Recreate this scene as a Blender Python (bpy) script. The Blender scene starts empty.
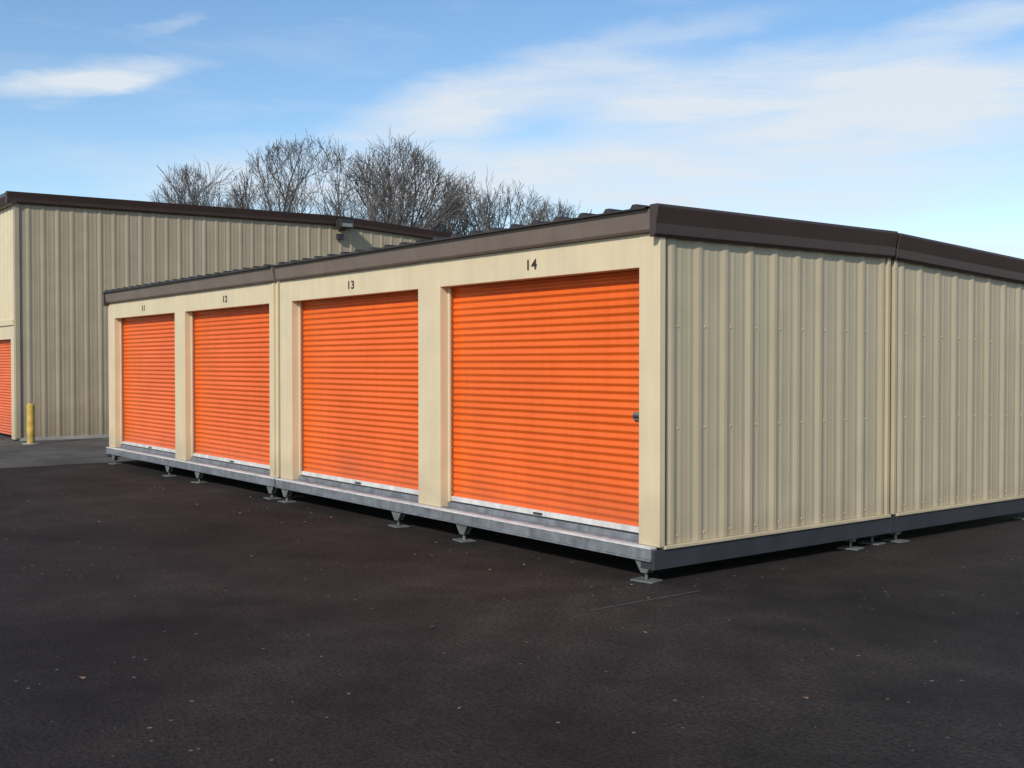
import bpy, math, random
from mathutils import Vector, Matrix
random.seed(7)
sc = bpy.context.scene
sc.view_settings.view_transform = 'Standard'
sc.view_settings.look = 'None'
sc.view_settings.exposure = 0
COL = sc.collection

# ------------------------------------------------------------ materials
def mat(name, col, rough=.45, metal=0.0, var=.12, scale=2.5, streak=0.0, bump=0.0, bscale=40, spec=.5, dirt=None):
    m = bpy.data.materials.new(name); m.use_nodes = True
    nt = m.node_tree; n = nt.nodes; l = nt.links
    b = n['Principled BSDF']
    b.inputs['Roughness'].default_value = rough
    b.inputs['Metallic'].default_value = metal
    b.inputs['Specular IOR Level'].default_value = spec
    tc = n.new('ShaderNodeTexCoord')
    no = n.new('ShaderNodeTexNoise'); no.inputs['Scale'].default_value = scale; no.inputs['Detail'].default_value = 4
    l.new(tc.outputs['Object'], no.inputs['Vector'])
    mr = n.new('ShaderNodeMapRange'); mr.inputs[1].default_value = .3; mr.inputs[2].default_value = .7
    mr.inputs[3].default_value = 1-var; mr.inputs[4].default_value = 1+var
    l.new(no.outputs['Fac'], mr.inputs[0])
    fac = mr.outputs[0]
    if streak > 0:
        mp = n.new('ShaderNodeMapping'); mp.inputs['Scale'].default_value = (9, 9, .35)
        l.new(tc.outputs['Object'], mp.inputs['Vector'])
        n2 = n.new('ShaderNodeTexNoise'); n2.inputs['Scale'].default_value = 1.6; n2.inputs['Detail'].default_value = 4
        l.new(mp.outputs[0], n2.inputs['Vector'])
        m2 = n.new('ShaderNodeMapRange'); m2.inputs[1].default_value = .35; m2.inputs[2].default_value = .7
        m2.inputs[3].default_value = 1; m2.inputs[4].default_value = 1-streak
        l.new(n2.outputs['Fac'], m2.inputs[0])
        mu = n.new('ShaderNodeMath'); mu.operation = 'MULTIPLY'
        l.new(fac, mu.inputs[0]); l.new(m2.outputs[0], mu.inputs[1]); fac = mu.outputs[0]
    vm = n.new('ShaderNodeVectorMath'); vm.operation = 'SCALE'
    vm.inputs[0].default_value = col[:3]
    l.new(fac, vm.inputs['Scale'])
    out = vm.outputs[0]
    if dirt:   # grime that climbs from the bottom: (z0, z1, amount)
        sx = n.new('ShaderNodeSeparateXYZ'); l.new(tc.outputs['Object'], sx.inputs[0])
        ad = n.new('ShaderNodeMath'); ad.operation = 'MULTIPLY_ADD'
        l.new(no.outputs['Fac'], ad.inputs[0]); ad.inputs[1].default_value = .5; l.new(sx.outputs['Z'], ad.inputs[2])
        m3 = n.new('ShaderNodeMapRange'); m3.inputs[1].default_value = dirt[0]+.25; m3.inputs[2].default_value = dirt[1]+.25
        m3.inputs[3].default_value = dirt[2]; m3.inputs[4].default_value = 0
        l.new(ad.outputs[0], m3.inputs[0])
        mx = n.new('ShaderNodeMix'); mx.data_type = 'RGBA'
        l.new(m3.outputs[0], mx.inputs[0]); l.new(out, mx.inputs[6]); mx.inputs[7].default_value = (.12, .09, .06, 1)
        out = mx.outputs[2]
    l.new(out, b.inputs['Base Color'])
    if bump > 0:
        n3 = n.new('ShaderNodeTexNoise'); n3.inputs['Scale'].default_value = bscale; n3.inputs['Detail'].default_value = 3
        l.new(tc.outputs['Object'], n3.inputs['Vector'])
        bp = n.new('ShaderNodeBump'); bp.inputs['Strength'].default_value = bump; bp.inputs['Distance'].default_value = .02
        l.new(n3.outputs['Fac'], bp.inputs['Height']); l.new(bp.outputs[0], b.inputs['Normal'])
    return m

M_frame = mat('beige_frame_paint', (.62, .515, .335), .42, var=.05, streak=.07, bump=.10, bscale=3, dirt=(.25, .7, .25))
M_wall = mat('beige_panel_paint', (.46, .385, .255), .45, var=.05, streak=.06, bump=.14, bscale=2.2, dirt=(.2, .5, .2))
M_wall2 = mat('warehouse_panel_paint', (.375, .305, .205), .5, var=.06, streak=.10, bump=.1, bscale=2, dirt=(0, .9, .35))
M_door = mat('orange_door_paint', (.72, .122, .014), .36, var=.08, scale=1.3, streak=.08, bump=.12, bscale=2.5, dirt=(.36, .65, .18))
M_brown = mat('brown_trim_paint', (.055, .033, .028), .40, var=.12, streak=.1)
M_brown_sunlit = mat('brown_eave_sunlit', (.165, .128, .105), .45, var=.10, streak=.1)  # brown trim on the front eave, sun's lightening put into the base colour
M_roof = mat('dark_roof_panel', (.035, .028, .026), .5, var=.2)
M_galv = mat('galvanised_steel', (.25, .262, .28), .5, metal=.45, var=.25, scale=9, streak=.2, bump=.05)
M_jack = mat('weathered_jack_steel', (.15, .16, .15), .6, metal=.3, var=.3, scale=9)
M_sill = mat('pale_sill_metal', (.62, .61, .59), .5, metal=.1, var=.18, scale=6, streak=.15)
M_beam = mat('grey_base_beam', (.034, .036, .042), .5, metal=.1, var=.2, scale=4)
M_dark = mat('dark_void', (.02, .018, .016), .8, var=.2)
M_ink = mat('number_vinyl', (.03, .02, .015), .5, var=.05)
M_yel = mat('bollard_paint', (.50, .33, .06), .6, var=.25, scale=8, dirt=(0, .3, .5))
M_bark = mat('bark', (.115, .104, .096), .9, var=.25, scale=3)
M_leaf = mat('dry_leaf', (.20, .12, .07), .8, var=.4, scale=3)
M_blk = mat('black_fixture', (.03, .03, .03), .4)
M_glass = mat('fixture_glass', (.2, .2, .19), .15)
M_conc = mat('concrete', (.3, .29, .27), .85, var=.2, bump=.3)

# ------------------------------------------------------------ helpers
def empty(name, loc=(0, 0, 0)):
    e = bpy.data.objects.new(name, None); COL.objects.link(e); e.location = loc; return e

def mk(name, verts, faces, m, parent=None, smooth=False, bevel=0):
    me = bpy.data.meshes.new(name); me.from_pydata([tuple(v) for v in verts], [], faces); me.update()
    o = bpy.data.objects.new(name, me); COL.objects.link(o)
    if m: me.materials.append(m)
    if smooth:
        for p in me.polygons: p.use_smooth = True
    if parent: o.parent = parent
    if bevel:
        b = o.modifiers.new('bevel', 'BEVEL'); b.width = bevel; b.segments = 2; b.limit_method = 'ANGLE'
    return o

def box(name, a, b, m, parent=None, bevel=.004):
    x0, y0, z0 = [min(a[i], b[i]) for i in range(3)]; x1, y1, z1 = [max(a[i], b[i]) for i in range(3)]
    v = [(x0,y0,z0),(x1,y0,z0),(x1,y1,z0),(x0,y1,z0),(x0,y0,z1),(x1,y0,z1),(x1,y1,z1),(x0,y1,z1)]
    f = [(0,3,2,1),(4,5,6,7),(0,1,5,4),(1,2,6,5),(2,3,7,6),(3,0,4,7)]
    return mk(name, v, f, m, parent, bevel=bevel)

def sweep(name, prof, p0, p1, m, parent=None, bevel=.003):
    n = len(prof); p0 = Vector(p0); p1 = Vector(p1)
    v = [p0+Vector(q) for q in prof]+[p1+Vector(q) for q in prof]
    f = [(i, (i+1) % n, (i+1) % n+n, i+n) for i in range(n)]+[tuple(range(n-1, -1, -1)), tuple(range(n, 2*n))]
    o = mk(name, v, f, m, parent, bevel=bevel)
    import bmesh
    bm = bmesh.new(); bm.from_mesh(o.data); bmesh.ops.recalc_face_normals(bm, faces=bm.faces); bm.to_mesh(o.data); bm.free()
    return o

def cyl(name, c, r, z0, z1, m, parent=None, seg=16, r2=None):
    r2 = r if r2 is None else r2
    v = []
    for k in range(seg):
        a = 2*math.pi*k/seg; v.append((c[0]+r*math.cos(a), c[1]+r*math.sin(a), z0))
    for k in range(seg):
        a = 2*math.pi*k/seg; v.append((c[0]+r2*math.cos(a), c[1]+r2*math.sin(a), z1))
    f = [(k, (k+1) % seg, (k+1) % seg+seg, k+seg) for k in range(seg)]+[tuple(range(seg-1, -1, -1)), tuple(range(seg, 2*seg))]
    return mk(name, v, f, m, parent, bevel=.003)

def rib_wall(name, p0, du, nrm, length, z0, ztop, m, parent, pitch=.305, major=.0130, start=.10, minor=.002, screws=True):
    """vertical ribbed steel sheet, with rows of fastener heads beside each rib"""
    pts = [(0, 0)]
    u = start; ribs = []
    while u < length:
        mj = major*random.uniform(.85, 1.15)
        ribs.append(u)
        c = [(u-.060, 0), (u-.016, mj), (u+.016, mj), (u+.060, 0)]
        for k in (1, 2):
            w = u+pitch*k/3
            c += [(w-.022, 0), (w-.009, minor), (w+.009, minor), (w+.022, 0)]
        pts += [q for q in c if 0 < q[0] < length]
        u += pitch
    pts.append((length, 0))
    p0 = Vector(p0); du = Vector(du); nrm = Vector(nrm)
    v = []; f = []
    for (a, o) in pts:
        b = p0+du*a+nrm*o
        v.append((b.x, b.y, z0)); v.append((b.x, b.y, ztop(a)))
    for i in range(len(pts)-1):
        f.append((2*i, 2*i+2, 2*i+3, 2*i+1))
    if screws:
        for u in ribs:
            if u+.09 > length: continue
            zt = ztop(u); zs = [z0+.06, z0+(zt-z0)*.36, z0+(zt-z0)*.68, zt-.1]
            for z in zs:
                c = p0+du*(u+.068)+nrm*.006; c.z = z; i0 = len(v); r = .008
                for k in range(6):
                    t = k*math.pi/3; q = c+du*(r*math.cos(t)); v.append((q.x, q.y, z+r*math.sin(t)))
                b0 = c-nrm*.006
                for k in range(6):
                    t = k*math.pi/3; q = b0+du*(r*1.3*math.cos(t)); v.append((q.x, q.y, z+r*1.3*math.sin(t)))
                f.append(tuple(range(i0, i0+6)))
                for k in range(6): f.append((i0+k, i0+6+k, i0+6+(k+1) % 6, i0+(k+1) % 6))
    return mk(name, v, f, m, parent)

# ------------------------------------------------------------ ground
def ground_mat(name, c1, c2, bumpy=.5, speck=.35, patch=.25, var=.18, chips=.975):
    m = bpy.data.materials.new(name); m.use_nodes = True
    nt = m.node_tree; n = nt.nodes; l = nt.links; b = n['Principled BSDF']
    b.inputs['Roughness'].default_value = .85; b.inputs['Specular IOR Level'].default_value = .2
    tc = n.new('ShaderNodeTexCoord')
    def noise(s, d=5, r=.6):
        x = n.new('ShaderNodeTexNoise'); x.inputs['Scale'].default_value = s; x.inputs['Detail'].default_value = d
        x.inputs['Roughness'].default_value = r
        l.new(tc.outputs['Object'], x.inputs['Vector']); return x
    big = noise(patch, 6, .65); fine = noise(38, 3, .85); mid = noise(2.2, 5, .65)
    r1 = n.new('ShaderNodeValToRGB'); r1.color_ramp.elements[0].position = .38; r1.color_ramp.elements[1].position = .64
    r1.color_ramp.elements[0].color = (*c1, 1); r1.color_ramp.elements[1].color = (*c2, 1)
    l.new(big.outputs['Fac'], r1.inputs[0])
    mm = n.new('ShaderNodeMapRange'); mm.inputs[1].default_value = .32; mm.inputs[2].default_value = .68; mm.inputs[3].default_value = 1-var; mm.inputs[4].default_value = 1+var
    l.new(mid.outputs['Fac'], mm.inputs[0])
    mf = n.new('ShaderNodeMapRange'); mf.inputs[1].default_value = .32; mf.inputs[2].default_value = .70; mf.inputs[3].default_value = 1-speck; mf.inputs[4].default_value = 1+speck
    l.new(fine.outputs['Fac'], mf.inputs[0])
    mu = n.new('ShaderNodeMath'); mu.operation = 'MULTIPLY'; l.new(mm.outputs[0], mu.inputs[0]); l.new(mf.outputs[0], mu.inputs[1])
    vo = n.new('ShaderNodeTexVoronoi'); vo.inputs['Scale'].default_value = 22; l.new(tc.outputs['Object'], vo.inputs['Vector'])
    sc_ = n.new('ShaderNodeSeparateColor'); l.new(vo.outputs['Color'], sc_.inputs[0])
    g = n.new('ShaderNodeMath'); g.operation = 'GREATER_THAN'; g.inputs[1].default_value = chips; l.new(sc_.outputs[0], g.inputs[0])
    d = n.new('ShaderNodeMath'); d.operation = 'LESS_THAN'; l.new(vo.outputs['Distance'], d.inputs[0])
    rr = n.new('ShaderNodeMapRange'); rr.inputs[3].default_value = .08; rr.inputs[4].default_value = .26; l.new(sc_.outputs[1], rr.inputs[0]); l.new(rr.outputs[0], d.inputs[1])
    gd = n.new('ShaderNodeMath'); gd.operation = 'MULTIPLY'; l.new(g.outputs[0], gd.inputs[0]); l.new(d.outputs[0], gd.inputs[1])
    sv = n.new('ShaderNodeVectorMath'); sv.operation = 'SCALE'; l.new(r1.outputs[0], sv.inputs[0]); l.new(mu.outputs[0], sv.inputs['Scale'])
    mx = n.new('ShaderNodeMix'); mx.data_type = 'RGBA'; l.new(gd.outputs[0], mx.inputs[0]); l.new(sv.outputs[0], mx.inputs[6]); mx.inputs[7].default_value = (.17, .15, .13, 1)
    l.new(mx.outputs[2], b.inputs['Base Color'])
    bp = n.new('ShaderNodeBump'); bp.inputs['Strength'].default_value = bumpy; bp.inputs['Distance'].default_value = .015
    l.new(fine.outputs['Fac'], bp.inputs['Height']); l.new(bp.outputs[0], b.inputs['Normal'])
    return m
M_asph = ground_mat('new_asphalt', (.0140, .0102, .0090), (.038, .030, .0258), speck=.8, bumpy=1.0, var=.30, chips=.965, patch=.3)
M_old = ground_mat('old_asphalt', (.065, .058, .052), (.12, .11, .097), patch=.6, speck=.45)
M_grnd = ground_mat('grass_ground', (.05, .055, .025), (.09, .08, .04), patch=.1)

def sheet(name, x0, y0, x1, y1, z, m):
    return mk(name, [(x0, y0, z), (x1, y0, z), (x1, y1, z), (x0, y1, z)], [(0, 1, 2, 3)], m)
sheet('ground', -1500, -1500, 1500, 1500, -.008, M_grnd)
sheet('old_pavement', -48, -60, 45, 48, -.004, M_old)
vs = [(45, -60, 0), (45, 40, 0)]; y = 30.0
while y > -60:
    vs.append((-13.0+random.uniform(-.07, .07), y, 0)); y -= .6
mk('asphalt_pavement', vs, [tuple(range(len(vs)))], M_asph)
M_chalk = mat('chalk_mark', (.085, .078, .075), .9, var=.5, scale=12)
sheet('pavement_marking', .42, -1.05, .434, .02, .004, M_chalk)

# ------------------------------------------------------------ storage building
S = empty('storage_unit_building')
ZF0, ZF1 = 2.68, 2.85
ZD0, ZD1 = .372, 2.42
ZB = .27
XW = 12.92
units = [(0.0, 6.47, [(.20, 2.965), (3.36, 6.155)]), (6.53, XW, [(6.77, 9.56), (9.95, 12.66)])]
def door(s0, s1, idx):
    pitch = .0635; N = 8; H = ZD1+.05-ZD0
    rows = int(H/pitch*N); v = []; f = []
    xs = [-s1+.002, -s0-.002]
    R = random.Random(idx); w = {}
    for r in range(rows+1):
        z = ZD0+H*r/rows
        ph = (r/N) % 1.0
        q = r//N
        if q not in w: w[q] = R.uniform(-.0012, .0012)
        off = .0085*math.cos(2*math.pi*ph)+w[q]
        for x in xs: v.append((x, .15-off, z))
    for r in range(rows): f.append((2*r, 2*r+1, 2*r+3, 2*r+2))
    mk('rollup_door_%d' % idx, v, f, M_door, S, smooth=True)
    box('door_bottom_bar_%d' % idx, (-s1+.003, .112, ZD0-.042), (-s0-.003, .165, ZD0+.004), M_sill, S)
    box('door_rubber_%d' % idx, (-s1+.004, .120, ZD0-.054), (-s0-.004, .16, ZD0-.043), M_blk, S, 0)
    box('threshold_%d' % idx, (-s1+.002, .085, ZB+.001), (-s0-.002, .2, ZD0-.055), M_galv, S)
    box('threshold_step_%d' % idx, (-s1+.002, .003, ZB-.01), (-s0-.002, .084, ZB+.008), M_galv, S, .002)
    c = -(s0+s1)/2
    box('pull_handle_%d' % idx, (c-.06, .098, ZD0-.03), (c+.06, .111, ZD0-.012), M_blk, S)
    lx = -(s0+.165)
    box('latch_plate_%d' % idx, (lx-.022, .118, 1.225), (lx+.04, .134, 1.29), M_jack, S)
    box('latch_bolt_%d' % idx, (lx-.01, .10, 1.248), (lx+.08, .117, 1.266), M_blk, S)
    for k, e in enumerate((-s1+.001, -s0-.031)):
        box('door_guide_%d_%d' % (idx, k), (e, .09, ZD0-.05), (e+.03, .111, ZD1), M_frame, S, .002)

didx = 14
for ui, (a, b, ops) in enumerate(units):
    edges = [a]+[q for o in ops for q in o]+[b]
    for k in range(0, len(edges), 2):
        box('pier_%d_%d' % (ui, k), (-edges[k+1], 0, ZB), (-edges[k], .22, ZF0), M_frame, S, .006)
    for k, (s0, s1) in enumerate(ops):
        box('header_%d_%d' % (ui, k), (-s1-.0, .003, ZD1), (-s0+.0, .22, ZF0-.001), M_frame, S, .004)
        door(s0, s1, didx)
        cu = bpy.data.curves.new('unit_number_%d' % didx, 'FONT'); cu.body = str(didx); cu.size = .125; cu.extrude = .001
        cu.align_x = 'CENTER'; cu.space_character = 1.1; cu.offset = .0015
        o = bpy.data.objects.new('unit_number_%d' % didx, cu); COL.objects.link(o); o.parent = S
        o.scale = (1.25, 1, 1)
        o.rotation_euler = (math.pi/2, 0, 0); o.location = (-(s0+s1)/2+.04, -.002, ZD1+.075); cu.materials.append(M_ink)
        didx -= 1
    sweep('eave_fascia_%d' % ui, [(0, .0, ZF0), (0, -.035, ZF0), (0, -.05, ZF0+.02), (0, -.075, ZF1), (0, 0, ZF1)], (-b, 0, 0), (-a, 0, 0), M_brown_sunlit, S)
    box('base_ledge_%d' % ui, (-b, -.07, ZB-.014), (-a, .0, ZB), M_sill, S, .002)
    box('base_channel_%d' % ui, (-b, -.062, ZB-.095), (-a, .002, ZB-.0145), M_galv, S, .003)
    box('base_lip_%d' % ui, (-b, -.075, ZB-.108), (-a, .03, ZB-.0955), M_galv, S, .002)
box('unit_seam', (-6.53, .03, ZB), (-6.47, .2, ZF1), M_dark, S, 0)
box('seam_conduit', (-6.62, -.03, .3), (-6.59, -.001, 2.66), M_frame, S, .004)

def roofpanel(name, y0, y1, z0, z1, xa, xb):
    pts = []; u = xb+.03
    pts.append((u, 0))
    u -= .12
    while u > xa:
        pts += [(u+.05, 0), (u+.022, .030), (u-.022, .030), (u-.05, 0)]
        u -= .305
    pts.append((xa-.03, 0))
    v = []; f = []
    for (x, o) in pts:
        v += [(x, y0, z0+o), (x, y1, z1+o), (x, y0, z0-.012), (x, y1, z1-.012)]
    for i in range(len(pts)-1):
        a = 4*i; b = a+4
        f += [(a, b, b+1, a+1), (a+2, a+3, b+3, b+2), (a, a+2, b+2, b), (a+1, b+1, b+3, a+3)]
    return mk(name, v, f, M_roof, S)
for ui, (a, b, _) in enumerate(units):
    roofpanel('roof_front_%d' % ui, -.11, 3.02, ZF1+.013, ZF1+.005, -b, -a-.05)
    roofpanel('roof_back_%d' % ui, 3.05, 6.15, ZF1+.003, ZF1-.155, -b, -a-.05)

ztA = lambda a: ZF0+.08
def side_wall(xw, nx, tag):
    rib_wall('side_panels_front_'+tag, (xw, .055, 0), (0, 1, 0), (nx, 0, 0), 2.90, ZB+.01, ztA, M_wall, S)
    rib_wall('side_panels_rear_'+tag, (xw, 3.11, 0), (0, 1, 0), (nx, 0, 0), 2.93, ZB+.01, lambda a: ZF0+.07-.053*a, M_wall, S)
    for k, (y0, y1) in enumerate([(2.955, 2.998), (3.062, 3.105)]):
        box('side_post_%s_%d' % (tag, k), (xw-.03*nx, y0, ZB), (xw+.028*nx, y1, ZF0+.05), M_wall, S)
    box('side_gap_'+tag, (xw-.06*nx, 2.99, ZB-.15), (xw-.012*nx, 3.07, ZF0), M_dark, S, 0)
    for k, (y0, y1) in enumerate([(.0, 3.0), (3.06, 6.08)]):
        box('base_flashing_%s_%d' % (tag, k), (xw-.02*nx, y0+.05, ZB-.018), (xw+.045*nx, y1, ZB+.008), M_frame, S, .003)
        box('side_base_beam_%s_%d' % (tag, k), (xw-.12*nx, y0-.055, ZB-.17), (xw+.03*nx, y1, ZB-.019), M_beam, S, .004)
    P = [(.0, 0, 0), (.045, 0, 0), (.060, 0, .02), (.066, 0, .10), (.095, 0, .225), (.085, 0, .245), (0, 0, .245)]
    P = [(p[0]*nx, p[1], p[2]) for p in P]
    sweep('rake_fascia_front_'+tag, P, (xw, -.085, 2.635), (xw, 3.015, 2.645), M_brown, S, .004)
    sweep('rake_fascia_rear_'+tag, P, (xw, 3.045, 2.635), (xw, 6.17, 2.475), M_brown, S, .004)
side_wall(0.0, 1, 'east')
side_wall(-XW, -1, 'west')
box('corner_trim', (-.002, -.006, ZB), (.034, .056, ZF0-.03), M_frame, S, .004)
box('corner_trim_west', (-XW-.034, -.006, ZB), (-XW+.002, .056, ZF0-.03), M_frame, S, .004)
rib_wall('back_panels', (-XW, 6.06, 0), (1, 0, 0), (0, 1, 0), XW, ZB, lambda a: 2.62, M_wall, S)
box('floor_deck', (-XW+.13, .21, ZB-.05), (-.1, 6.0, ZB-.005), M_dark, S, 0)
box('back_base_beam', (-XW+.03, 6.0, ZB-.16), (0, 6.09, ZB-.02), M_beam, S)

def jack(x, y, k, ax):
    cyl('jack_screw_%d' % k, (x, y), .013, .012, ZB-.07, M_jack, S, 10)
    cyl('jack_nut_%d' % k, (x, y), .026, .075, .097, M_jack, S, 6)
    a = random.uniform(-.25, .25)
    c, s = math.cos(a), math.sin(a)
    w, d = .10, .075
    v = []
    for z in (.001, .013):
        for (px, py) in [(-w, -d), (w, -d), (w, d), (-w, d)]:
            v.append((x+px*c-py*s, y+px*s+py*c, z))
    mk('jack_pad_%d' % k, v, [(0,3,2,1),(4,5,6,7),(0,1,5,4),(1,2,6,5),(2,3,7,6),(3,0,4,7)], M_jack, S, bevel=.002)
    zt, zb = ZB-.109, .065
    for off in (-.032, .026):
        if ax == 'x':
            pr = [(x-.10, y+off, zt), (x+.10, y+off, zt), (x+.03, y+off, zb), (x-.03, y+off, zb)]
            q = [(p[0], p[1]+.006, p[2]) for p in pr]
        else:
            pr = [(x+off, y-.10, zt), (x+off, y+.10, zt), (x+off, y+.03, zb), (x+off, y-.03, zb)]
            q = [(p[0]+.006, p[1], p[2]) for p in pr]
        mk('gusset_%d' % k, pr+q, [(0,1,2,3),(7,6,5,4),(0,4,5,1),(1,5,6,2),(2,6,7,3),(3,7,4,0)], M_jack, S)
k = 0
for s in (.09, 2.53, 3.70, 6.25, 6.66, 8.99, 10.14, 12.6):
    jack(-s, -.02, k, 'x'); k += 1
    jack(-s, 2.9, k, 'x'); k += 1
for yy in (2.50, 3.2, 5.6):
    jack(-.04, yy, k, 'y'); k += 1

# ------------------------------------------------------------ warehouse behind
W = empty('storage_warehouse_building')
WX, WY = -19.46, .12
def wtop(a):
    return 5.12+.11*a/7.7 if a < 7.7 else 5.23-(a-7.7)*.058
rib_wall('long_wall', (WX, WY+.06, 0), (0, 1, 0), (1, 0, 0), 17.0, .05, wtop, M_wall2, W, start=.2, major=.0135)
rib_wall('front_wall', (WX-.06, WY, 0), (-1, 0, 0), (0, -1, 0), 14.0, 2.62, lambda a: 5.15, M_frame, W, start=.2)
box('wall_footing', (WX-.2, WY+.05, -.02), (WX+.030, WY+17, .06), M_conc, W)
box('corner_post', (WX-.10, WY-.035, .05), (WX+.036, WY+.062, 5.12), M_wall2, W)
box('door_band_trim', (WX-14, WY-.06, 2.50), (WX-.102, WY+.1, 2.62), M_frame, W)
xx = WX-.10; i = 0
while xx > WX-13:
    box('pier_%d' % i, (xx-.28, WY-.03, .02), (xx, WY+.2, 2.499), M_frame, W)
    box('header_%d' % i, (xx-3.0, WY-.025, 2.2), (xx-.281, WY+.2, 2.499), M_frame, W)
    v = []; f = []
    for r in range(0, 34*6+1):
        z = .08+r*2.15/(34*6)
        for x in (xx-3.0, xx-.28): v.append((x, WY+.1-.011*math.cos(2*math.pi*r/6), z))
    for r in range(34*6): f.append((2*r, 2*r+1, 2*r+3, 2*r+2))
    mk('rollup_door_%d' % i, v, f, M_door, W, smooth=True)
    xx -= 3.0; i += 1
P = [(0, 0, 0), (.07, 0, 0), (.09, 0, .03), (.10, 0, .10), (.14, 0, .24), (.0, 0, .26)]
sweep('rake_fascia_1', P, (WX, WY-.2, 5.10), (WX, WY+7.7, 5.21), M_brown, W)
sweep('rake_fascia_2', P, (WX, WY+7.73, 5.215), (WX, WY+17, 4.70), M_brown, W)
sweep('eave_gutter', [(0, 0, 0), (0, -.12, 0), (0, -.2, .16), (0, -.2, .24), (0, 0, .26)], (WX+.09, WY, 5.09), (WX-14, WY, 5.09), M_brown, W)
mk('roof', [(WX+.1, WY-.1, 5.33), (WX+.1, WY+7.7, 5.455), (WX+.1, WY+17, 4.93), (WX-14, WY-.1, 5.33), (WX-14, WY+7.7, 5.455), (WX-14, WY+17, 4.93)],
   [(0, 1, 4, 3), (1, 2, 5, 4)], M_roof, W)
LY = WY+7.85
box('light_arm', (WX, LY-.05, 5.08), (WX+.25, LY+.05, 5.16), M_blk, W)
box('light_head', (WX+.15, LY-.20, 5.12), (WX+.40, LY+.20, 5.34), M_blk, W, .02)
box('light_lens', (WX+.401, LY-.15, 5.15), (WX+.41, LY+.15, 5.24), M_glass, W)
box('light_box', (WX+.03, LY-.12, 4.85), (WX+.13, LY+.05, 5.0), M_blk, W)

# bollard
Bl = empty('bollard')
bx, by = -18.42, .13
cyl('post', (bx, by), .08, -.02, .80, M_yel, Bl, 20)
cyl('cap', (bx, by), .08, .80, .84, M_yel, Bl, 20, r2=.045)
cyl('footing', (bx, by), .17, -.02, .012, M_conc, Bl, 20)

# ------------------------------------------------------------ bare trees
def tree(name, loc, H, seed, halfw, n0=10):
    """old broad-crowned hardwood: short trunk, limbs arching out into an open dome of fine twigs"""
    R = random.Random(seed); V = []; F = []
    Rz = H*.58
    def tube(p, q, r0, r1, seg):
        d = (q-p).normalized(); a = d.orthogonal().normalized(); b = d.cross(a); i0 = len(V)
        for (c, r) in ((p, r0), (q, r1)):
            for k in range(seg):
                t = 2*math.pi*k/seg; V.append(c+a*(r*math.cos(t))+b*(r*math.sin(t)))
        for k in range(seg):
            F.append((i0+k, i0+(k+1) % seg, i0+seg+(k+1) % seg, i0+seg+k))
    lob = [(R.uniform(0, 6.28), R.uniform(.08, .2)) for _ in range(4)]
    def inside(p, slack=1.0):
        a = math.atan2(p.y, p.x); k = 1+sum(w*math.sin((i+1)*a+ph) for i, (ph, w) in enumerate(lob))*.5
        return (p.x**2+p.y**2)/(halfw*k)**2+((p.z-H*.42)/(Rz*(.9+.1*k)))**2 < slack
    def branch(p, d, L, r, lvl):
        nseg = [3, 7, 5, 4, 3, 2][lvl]
        seg = 7 if lvl < 2 else (4 if lvl < 4 else 3)
        pts = [p]; rr = [r]; q = p.copy(); dd = d.copy()
        for i in range(nseg):
            w = .05 if lvl == 0 else .25
            out = Vector((q.x, q.y, max(0, q.z-H*.35)))
            out = out.normalized()*.10 if (lvl > 1 and out.length > .1) else Vector((0, 0, 0))
            dd = (dd+out+Vector((R.uniform(-w, w), R.uniform(-w, w), R.uniform(-w*.8, w*.8)))).normalized()
            q2 = q+dd*(L/nseg); r2 = max(.0095, r*(1-(.25 if lvl == 0 else .6)*(i+1)/nseg))
            tube(q, q2, rr[-1], r2, seg); q = q2; pts.append(q.copy()); rr.append(r2)
            if lvl > 0 and not inside(q, 1.0+R.uniform(-.12, .22)): break
        ns = len(pts)-1
        if lvl >= 5: return
        n = [n0, 7, 6, 5, 4][lvl]
        for c in range(n):
            t = R.uniform(.6 if lvl == 0 else .25, 1.0) if c else 1.0
            k = min(ns-1, int(t*ns)); fr = t*ns-k
            bp = pts[k].lerp(pts[k+1], min(1, fr)); br = rr[k]
            base = (pts[k+1]-pts[k]).normalized()
            ax = base.orthogonal().normalized()
            if lvl == 0:
                ang = .10+.95*((c*.618) % 1.0); rot = 2.399*c+R.uniform(-.3, .3)
                nL = H*.55*R.uniform(.85, 1.05)
            else:
                ang = R.uniform(.4, .9) if c else R.uniform(.05, .3)
                rot = R.uniform(0, 2*math.pi); nL = (L if lvl > 1 else H*.42)*R.uniform(.42, .68)
            ax = Matrix.Rotation(rot, 3, base) @ ax
            nd = Matrix.Rotation(ang, 3, ax) @ base
            nd = (nd+Vector((0, 0, .10 if lvl < 3 else .02))).normalized()
            if lvl > 0 and not inside(bp, 1.0): continue
            branch(bp, nd, nL, max(.0095, br*R.uniform(.5, .68)), lvl+1)
    branch(Vector((0, 0, 0)), Vector((0, 0, 1)), H*.33, H*.020, 0)
    o = mk(name, V, F, M_bark)
    o.location = loc
    return o
cam_p = Vector((6.062, -6.06, 0)); fw = Vector((-.7926, .6097, 0)); rt = Vector((.6097, .7926, 0))
tr = [(-.275, 70, 14.0, 1, 4.9), (-.192, 60, 13.5, 2, 5.0), (-.112, 61, 13.6, 13, 5.2), (-.058, 72, 13.6, 4, 4.8), (-.015, 66, 12.5, 5, 4.9), (.028, 74, 12.3, 6, 5.0), (-.225, 82, 13.8, 9, 5.0)]
for i, (t, z, h, sd, hw) in enumerate(tr):
    p = cam_p+fw*z+rt*(t*z)
    tree('bare_tree' if i == 0 else 'bare_tree.%03d' % i, (p.x, p.y, -.01), h, sd, hw)

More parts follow.
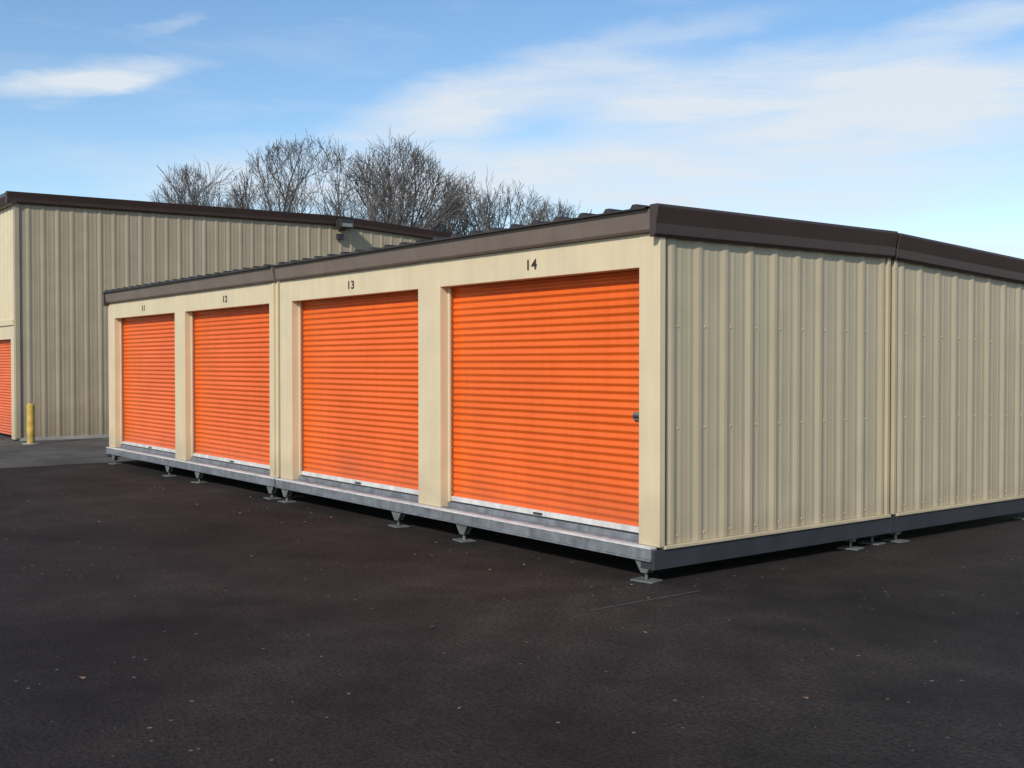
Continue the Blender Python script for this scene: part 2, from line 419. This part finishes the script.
# ------------------------------------------------------------ leaves on the asphalt
V = []; F = []
for i in range(70):
    x = random.uniform(-9, 5); y = random.uniform(-4.5, .6)
    if random.random() < .6: x = random.uniform(-9, .4); y = random.uniform(-1.0, -.1)
    r = random.uniform(.008, .021); a = random.uniform(0, 6.28); z = .005
    i0 = len(V)
    for (u, w, h) in [(-1, 0, .2), (-.2, .55, .0), (.6, .4, .3), (1.2, 0, .5), (.5, -.5, .1), (-.3, -.5, .3)]:
        V.append((x+r*(u*math.cos(a)-w*math.sin(a)), y+r*(u*math.sin(a)+w*math.cos(a)), z+h*r))
    F.append(tuple(range(i0, i0+6)))
mk('fallen_leaves', V, F, M_leaf)

# ------------------------------------------------------------ light and sky
sd = Vector((.45, -.89, 0)).normalized(); EL = math.radians(33)
sundir = Vector((sd.x*math.cos(EL), sd.y*math.cos(EL), math.sin(EL)))
L = bpy.data.lights.new('sun', 'SUN'); L.energy = 3.8; L.angle = math.radians(.5); L.color = (1, .94, .84)
lo = bpy.data.objects.new('sun', L); COL.objects.link(lo); lo.rotation_euler = sundir.to_track_quat('Z', 'Y').to_euler()

w = bpy.data.worlds.new('World'); sc.world = w; w.use_nodes = True
try:
    w.cycles.sampling_method = 'MANUAL'; w.cycles.sample_map_resolution = 256
except Exception as e: print(e)
nt = w.node_tree; n = nt.nodes; l = nt.links
bg = n['Background']; bg.inputs['Strength'].default_value = .13
sky = n.new('ShaderNodeTexSky'); sky.sky_type = 'NISHITA'; sky.sun_disc = False
sky.sun_elevation = EL; sky.sun_rotation = math.atan2(sd.x, sd.y); sky.air_density = 1.0; sky.dust_density = .4; sky.ozone_density = 1.8
hs = n.new('ShaderNodeHueSaturation'); hs.inputs['Saturation'].default_value = 1.14; hs.inputs['Value'].default_value = 1.18
l.new(sky.outputs[0], hs.inputs['Color'])
tc = n.new('ShaderNodeTexCoord'); sx = n.new('ShaderNodeSeparateXYZ'); l.new(tc.outputs['Generated'], sx.inputs[0])
def mth(op, a, b=None, c=None):
    x = n.new('ShaderNodeMath'); x.operation = op
    for i, v in enumerate((a, b, c)):
        if v is None: continue
        if isinstance(v, (int, float)): x.inputs[i].default_value = v
        else: l.new(v, x.inputs[i])
    return x.outputs[0]
# azimuth measured from the north-west (52.4 deg), degrees
az = mth('MULTIPLY_ADD', mth('ARCTAN2', sx.outputs[0], sx.outputs[1]), 57.2958, 52.43)
el = mth('MULTIPLY', mth('ARCSINE', sx.outputs[2]), 57.2958)
cv = n.new('ShaderNodeCombineXYZ'); l.new(az, cv.inputs[0]); l.new(el, cv.inputs[1])
def noise(sx_, sy_, rot, detail=6, rough=.6, dist=0.0):
    mp = n.new('ShaderNodeMapping'); mp.inputs['Scale'].default_value = (sx_, sy_, 1); mp.inputs['Rotation'].default_value = (0, 0, rot)
    l.new(cv.outputs[0], mp.inputs[0])
    x = n.new('ShaderNodeTexNoise'); x.inputs['Scale'].default_value = 1; x.inputs['Detail'].default_value = detail
    x.inputs['Roughness'].default_value = rough; x.inputs['Distortion'].default_value = dist
    l.new(mp.outputs[0], x.inputs['Vector']); return x
wob = noise(.16, .5, 0, 5, .6)
wv = n.new('ShaderNodeVectorMath'); wv.operation = 'MULTIPLY_ADD'
l.new(wob.outputs['Color'], wv.inputs[0]); wv.inputs[1].default_value = (6, 1.9, 0)
wo = n.new('ShaderNodeVectorMath'); wo.operation = 'ADD'; l.new(cv.outputs[0], wo.inputs[0]); wo.inputs[1].default_value = (-3.0, -.95, 0)
l.new(wo.outputs[0], wv.inputs[2])
def blob(c, e, a, b, tilt, wgt, inner=.1):
    mp = n.new('ShaderNodeMapping'); mp.vector_type = 'TEXTURE'
    mp.inputs['Location'].default_value = (c, e, 0); mp.inputs['Rotation'].default_value = (0, 0, tilt); mp.inputs['Scale'].default_value = (a, b, 1)
    l.new(wv.outputs[0], mp.inputs[0])
    ln = n.new('ShaderNodeVectorMath'); ln.operation = 'LENGTH'; l.new(mp.outputs[0], ln.inputs[0])
    mr = n.new('ShaderNodeMapRange'); mr.interpolation_type = 'SMOOTHSTEP'
    mr.inputs[1].default_value = inner; mr.inputs[2].default_value = 1.0; mr.inputs[3].default_value = wgt; mr.inputs[4].default_value = 0
    l.new(ln.outputs['Value'], mr.inputs[0]); return mr.outputs[0]
bl = [blob(-20.3, 13.3, 6.5, 1.1, .22, 1.2), blob(-1.5, 13.1, 11, 2.3, .27, 1.0), blob(15, 12.7, 17, 3.3, -.03, 1.15, .35),
      blob(4, 9.3, 30, 2.7, .0, .95, .25), blob(24, 15.9, 9, 1.3, .12, .6), blob(8, 16.3, 9, 1.0, .12, .35), blob(17, 7.4, 14, 1.3, .03, .45), blob(22, 5.2, 13, 1.0, 0, .5),
      blob(-17.5, 16.2, 1.8, .45, .4, .35), blob(-12, 9.2, 11, 1.6, .16, .8),
      blob(-60, 16, 22, 3, .1, .7), blob(60, 14, 20, 3, 0, .7), blob(120, 25, 30, 6, 0, .6), blob(-120, 22, 30, 5, 0, .6)]
s = bl[0]
for b in bl[1:]: # soft union
    s = mth('SUBTRACT', mth('ADD', s, b), mth('MULTIPLY', s, b))
fib = noise(.07, .55, -.10, 7, .6, .4)
fm = n.new('ShaderNodeMapRange'); fm.inputs[1].default_value = .30; fm.inputs[2].default_value = .58; fm.inputs[3].default_value = .48; fm.inputs[4].default_value = 1.05
l.new(fib.outputs['Fac'], fm.inputs[0])
cl = mth('MULTIPLY', s, fm.outputs[0])
thin = noise(.05, .3, -.14, 6, .62, .5)
tm = n.new('ShaderNodeMapRange'); tm.inputs[1].default_value = .5; tm.inputs[2].default_value = .75; tm.inputs[3].default_value = 0; tm.inputs[4].default_value = .28
l.new(thin.outputs['Fac'], tm.inputs[0])
hz = n.new('ShaderNodeMapRange'); hz.inputs[1].default_value = 0; hz.inputs[2].default_value = 8; hz.inputs[3].default_value = .25; hz.inputs[4].default_value = 0
l.new(el, hz.inputs[0])
cl = mth('MINIMUM', mth('ADD', mth('ADD', cl, tm.outputs[0]), hz.outputs[0]), .95)
mx = n.new('ShaderNodeMix'); mx.data_type = 'RGBA'; l.new(cl, mx.inputs[0]); l.new(hs.outputs[0], mx.inputs[6]); mx.inputs[7].default_value = (5.8, 6.3, 6.8, 1)
l.new(mx.outputs[2], bg.inputs['Color'])

# ------------------------------------------------------------ camera
cd = bpy.data.cameras.new('camera'); co = bpy.data.objects.new('camera', cd); COL.objects.link(co)
cd.sensor_width = 36; cd.lens = 36*1114/1024; cd.clip_end = 5000; cd.clip_start = .05
co.location = (6.062, -6.06, 1.68)
pitch = math.atan(21/1114)
d = Vector((-.7926*math.cos(pitch), .6097*math.cos(pitch), -math.sin(pitch)))
co.rotation_euler = d.to_track_quat('-Z', 'Y').to_euler()
sc.camera = co
